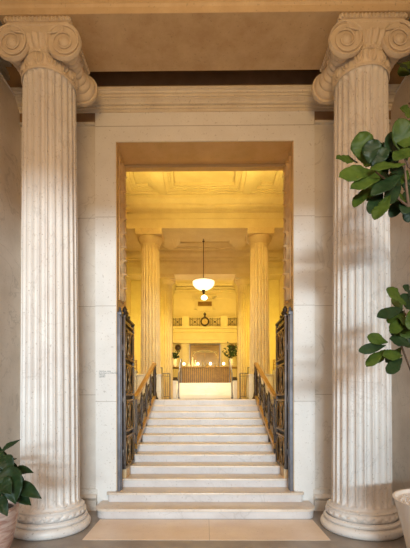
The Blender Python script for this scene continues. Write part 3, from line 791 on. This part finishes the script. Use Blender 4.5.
# ------------------------------------------------------------------ plants
def leaf(bm, base, tip, width, nrm, curl=.12, shape='fig', fold=.05, rnd=None):
    base = Vector(base); tip = Vector(tip); ax = tip - base; L_ = ax.length; ax.normalize()
    nrm = Vector(nrm); nrm = (nrm - ax*nrm.dot(ax)).normalized(); side = ax.cross(nrm)
    nl, nw = 22, 8; rows = []
    ph = random.random()*6
    for i in range(nl+1):
        u = i/nl
        if shape == 'fig': wv = (math.sin(PI*min(1, u**1.25)))**.62*(.62+.38*u) if 0 < u < 1 else 0.0
        elif shape == 'lily': wv = math.sin(PI*u**.72)**.9 if 0 < u < 1 else 0
        else: wv = math.sin(PI*u)
        wv = max(wv, .03)
        row = []
        for j in range(nw+1):
            s_ = 2*j/nw - 1
            wave = .05*width*math.sin(u*11+ph)*abs(s_)
            p_ = base + ax*(L_*u) + side*(s_*wv*width/2) + nrm*(abs(s_)*fold*width*wv + wave + .022*width*wv*math.sin(u*34 - abs(s_)*5)*(.3+abs(s_)) - curl*L_*(u**2) + curl*L_*.5*u)
            row.append(bm.verts.new(p_))
        rows.append(row)
    for i in range(nl):
        for j in range(nw): bm.faces.new((rows[i][j], rows[i+1][j], rows[i+1][j+1], rows[i][j+1]))
def foliage(name, bm, m, parent, sol=.0015):
    o = build(name, bm, m, parent, angle=180)
    md = o.modifiers.new('thickness', 'SOLIDIFY'); md.thickness = sol
    return o
# fiddle leaf fig on the right: pixel outlines turned into leaves at their own depths
fg = thing('fiddle_leaf_fig', 'tall fiddle leaf fig in a white round planter at the right edge', 'potted tree', (2.175, 3.3, 0))
org = Vector((2.175, 3.3, 0))
b = B(); lathe(b, [(.30, 0), (.315, .02), (.41, .48), (.478, .735), (.485, .745), (.465, .745), (.45, .715), (.02, .69)], n=56); pot_o = build('planter', b, 'pot', fg)
b = B()
for i in range(500):
    a = random.random()*2*PI; r_ = .43*math.sqrt(random.random()); bmesh.ops.create_icosphere(b, subdivisions=1, radius=random.uniform(.010, .02), matrix=Matrix.Translation((r_*math.cos(a), r_*math.sin(a), .705)))
gv = build('gravel', b, 'gravel', fg); gv['kind'] = 'stuff'
b = B()
trunk = [(0, 0, .7), (.03, .02, 1.2), (-.02, 0, 1.8), (-.08, -.02, 2.4), (-.1, 0, 3.0), (-.28, .02, 3.6), (-.30, 0, 4.3), (-.25, 0, 5.0)]
tube(b, trunk, [.034, .030, .028, .026, .024, .02, .014, .006], 10)
def P_(px, py, d): return at(px, py, d) - org
branches = [[(-.08, -.02, 2.2), P_(410, 372, 3.25), P_(400, 345, 3.2), P_(392, 338, 3.2)], [(-.09, -.02, 2.5), P_(415, 330, 3.2), P_(403, 312, 3.2)],
            [(-.1, 0, 3.0), P_(418, 225, 3.3), P_(408, 208, 3.25), P_(398, 200, 3.2), P_(385, 194, 3.15)], [P_(408, 208, 3.25), P_(406, 190, 3.2), P_(404, 165, 3.2)],
            [P_(398, 200, 3.2), P_(392, 186, 3.2), P_(374, 172, 3.15)], [(-.28, .02, 3.6), P_(408, 168, 3.3), P_(400, 150, 3.25)], [(-.30, 0, 4.2), P_(408, 105, 3.3)]]
for br in branches: tube(b, br, [.014 - .008*i/(len(br)-1) for i in range(len(br))], 8)
build('trunk', b, 'bark', fg)
upper = [(366,166,360,133,21,3.15),(369,165,373,140,16,3.1),(358,163,337,158,11,3.2),(376,172,340,176,16,3.1),(371,170,387,148,12,3.2),(405,166,371,168,10,3.05),
         (402,176,372,194,14,3.1),(380,180,351,188,11,3.1),(372,186,354,206,11,3.2),(382,192,370,213,12,3.15),(390,196,374,220,12,3.1),(398,152,386,139,18,3.3),
         (407,162,399,119,18,3.15),(412,150,394,160,14,3.1),(400,178,386,206,12,3.2),(404,170,398,186,13,3.25),(398,186,380,176,12,3.3),(412,120,404,148,18,3.2),
         (414,205,392,196,12,3.3),(392,160,399,178,12,3.3),(380,168,366,190,12,3.3),(416,82,398,62,14,3.2),(416,122,401,108,13,3.2),(420,60,400,76,13,3.3), (412,185,404,214,14,3.3)]
lower = [(405,306,388,289,15,3.15),(403,309,377,317,10,3.1),(405,314,388,322,11,3.2),(405,318,390,333,10,3.15),(412,346,389,339,10,3.1),(387,343,368,337,9,3.1),
         (385,346,359,351,8,3.1),(384,350,366,366,9,3.1),(402,356,383,355,10,3.1),(401,359,387,373,10,3.1),(385,350,374,363,8,3.25),(414,312,400,296,12,3.2),
         (414,330,399,318,12,3.15),(414,322,402,338,13,3.2),(412,300,404,286,12,3.25),(418,350,400,342,12,3.25),(396,352,386,362,9,3.3),(410,336,394,334,9,3.3), (416,305,410,330,14,3.05)]
fb, fd = B(), B()
rr = random.Random(3)
for n_, (x0, x1, y0, y1) in ((26, (366, 412, 140, 205)), (14, (386, 412, 300, 352))):
    for k_ in range(n_):
        bx, by = rr.uniform(x0+14, x1), rr.uniform(y0+6, y1); a_ = rr.uniform(PI*.6, PI*1.6); l_ = rr.uniform(16, 24)*(1 if n_ == 26 else .75)
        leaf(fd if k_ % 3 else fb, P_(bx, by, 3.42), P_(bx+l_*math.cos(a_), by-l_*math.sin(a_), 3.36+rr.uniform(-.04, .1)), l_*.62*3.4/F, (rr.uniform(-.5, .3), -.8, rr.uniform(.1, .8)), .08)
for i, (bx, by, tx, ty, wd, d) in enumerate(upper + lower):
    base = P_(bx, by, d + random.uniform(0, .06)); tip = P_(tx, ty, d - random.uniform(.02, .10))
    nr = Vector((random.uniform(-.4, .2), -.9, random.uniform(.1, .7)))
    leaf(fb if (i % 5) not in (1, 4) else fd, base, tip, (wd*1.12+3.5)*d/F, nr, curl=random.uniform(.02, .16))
for i in range(120):    # rest of the crown, beyond the picture edge
    z = random.choice([random.uniform(2.1, 2.75), random.uniform(3.2, 5.1)]); a = random.random()*2*PI
    base = Vector((-.05 if z < 3 else -.12, 0, z)) + Vector((.3 + .2*math.cos(a), .28*math.sin(a), 0))
    tip = base + Vector((.22*math.cos(a)*random.random()+.02, .22*math.sin(a), random.uniform(-.1, .14)))
    if -.05 < base.x < .40 and -.05 < tip.x < .42: leaf(fb if i % 2 else fd, base, tip, .12, (0, -.3, 1), .1)
foliage('foliage', fb, 'leaf', fg); foliage('shaded_foliage', fd, 'leafdark', fg).name = 'foliage'  # dark green copy of the fig leaves stands for those in shade

# low plant on the left
pl = thing('potted_peace_lily', 'dark green leafy plant in a pink marbled bowl pot at the left edge', 'potted plant', (-2.10, 3.5, 0))
org = Vector((-2.10, 3.5, 0))
b = B(); lathe(b, [(.13, 0), (.14, .02), (.21, .12), (.275, .30), (.315, .50), (.325, .62), (.33, .64), (.31, .64), (.30, .60), (.02, .585)], n=56); build('pot', b, 'clay', pl)
b = B(); lathe(b, [(.298, .575), (.28, .60), (.15, .615), (.01, .62)], n=32); build('soil', b, 'soil', pl)
fb, fs = B(), B()
low = [(0,452,19,439,5,3.4),(-6,470,15,458,8,3.35),(8,466,14,504,18,3.2),(16,484,40,498,10,3.25),(12,492,30,505,9,3.3),(14,470,32,472,7,3.35),(0,470,-8,500,16,3.25),
       (-4,496,6,516,9,3.2),(6,478,-14,490,14,3.3),(2,462,22,482,10,3.4),(4,488,20,500,10,3.35),(-2,480,10,494,12,3.15),(-8,455,4,462,10,3.5),(6,462,-4,444,8,3.6), (3,455,10,474,11,3.3),(10,478,24,490,10,3.45)]
c0 = Vector((0, 0, .60))
for i, (bx, by, tx, ty, wd, d) in enumerate(low):
    base = P_(bx, by, d + .08); tip = P_(tx, ty, d)
    nr = Vector((random.uniform(-.3, .3), -.75, .65))
    leaf(fb, base, tip, wd*1.5*d/F, nr, curl=.10, shape='lily', fold=.18)
    a = random.random()*6; s0 = c0 + Vector((.08*math.cos(a), .08*math.sin(a), 0)); mid = (s0+base)/2 + Vector((0, 0, .06))
    tube(fs, [s0, mid, base], [.005, .004, .003], 6)
for i in range(16):
    a = random.uniform(PI*.3, PI*1.5); h_ = random.uniform(.15, .45); base = c0 + Vector((.14*math.cos(a), .14*math.sin(a), h_)); tip = base + Vector((.2*math.cos(a), .2*math.sin(a), random.uniform(-.08, .1)))
    leaf(fb, base, tip, .11, (0, -.2, 1), .15, 'lily', .18); tube(fs, [c0, (c0+base)/2+Vector((0,0,.03)), base], [.005, .004, .003], 6)
foliage('foliage', fb, 'leafdark', pl); build('stems', fs, 'leaf', pl)

# vases of greenery on the bar ends
def vase(label, x, n, spread, hh):
    t = thing('flower_vase', label, 'vase', (x, 20.35, CT))
    b = B(); lathe(b, [(.09, 0), (.10, .02), (.13, .22), (.10, .36), (.12, .42), (.10, .42), (.02, .36)], n=24); build('vase', b, 'pot', t)
    bl, bs = B(), B()
    for i in range(n):
        a = random.random()*2*PI; r_ = spread*random.random(); z = .42 + hh*random.uniform(.1, 1)
        p0 = Vector((0, 0, .36)); p1 = Vector((r_*math.cos(a), r_*.7*math.sin(a), z)); tube(bs, [p0, (p0+p1)/2+Vector((0, 0, .08)), p1], .006, 5)
        for k_ in range(5):
            q_ = p0.lerp(p1, .5+.5*k_/4); d_ = Vector((random.uniform(-1, 1), random.uniform(-1, 1), random.uniform(-.3, .9))).normalized()
            leaf(bl, q_, q_+d_*.14, .07, (0, -1, .4), .1, 'lily')
    foliage('greenery', bl, 'leafdark', t, .003); build('stems', bs, 'leafdark', t)
vase('white vase of bushy greenery at the left end of the bar', -1.62, 16, .28, .45)
vase('white vase of tall loose greenery at the right end of the bar', 1.42, 26, .5, .85)

# ------------------------------------------------------------------ small wall lettering
def text(body, loc, size, name, parent):
    c = bpy.data.curves.new(name, 'FONT'); c.body = body; c.size = size; c.extrude = .0006
    o = bpy.data.objects.new(name, c); COL.objects.link(o); bpy.context.view_layer.update()
    dg = bpy.context.evaluated_depsgraph_get(); me = bpy.data.meshes.new_from_object(o.evaluated_get(dg)); COL.objects.unlink(o); bpy.data.objects.remove(o)
    me.materials.clear(); me.materials.append(M['ink'])
    m_ = bpy.data.objects.new(name, me); COL.objects.link(m_); m_.parent = parent; m_.location = loc; m_.rotation_euler = (PI/2, 0, 0)
    return m_
tx = thing('wall_lettering', 'four short lines of small grey lettering on the wall left of the doorway', 'lettering', (-1.575, WALL-.001, 2.04))
for i, s_ in enumerate(('CENTRAL HALL', 'BUILDING ACTION FOR', 'OFFICES', 'LIBRARY')):
    text(s_, (0, 0, -.027*i), .026, 'text_line', tx)
b = B(); lathe(b, [(.004, -.001), (.004, .001)], c=(-.03, 0, .008), n=10, axis='Y'); build('bullet', b, 'ink', tx)

# ------------------------------------------------------------------ groups of repeats
GR = {'ionic_column': 'ionic columns flanking the doorway', 'doric_column': 'fluted columns in the hall', 'gate': 'bronze gates at the doorway', 'gate_post': 'steel posts of the gates',
      'gate_block': 'stone blocks under the gates', 'stair_railing': 'railings of the marble staircase', 'parapet': 'parapets beside the hall columns', 'guard_rail': 'guard rails in the hall',
      'stair_cheek': 'blocks flanking the lobby steps', 'step_handrail': 'handrails of the lobby steps', 'storage_box': 'boxes under the bar counter', 'balustrade': 'balcony balustrades',
      'balcony_post': 'posts of the balcony', 'round_plaque': 'round plaques on the far wall', 'flower_vase': 'vases of greenery on the bar'}
for o in COL.objects:
    k_ = o.name.split('.')[0]
    if o.parent is None and k_ in GR and 'label' in o: o['group'] = GR[k_]
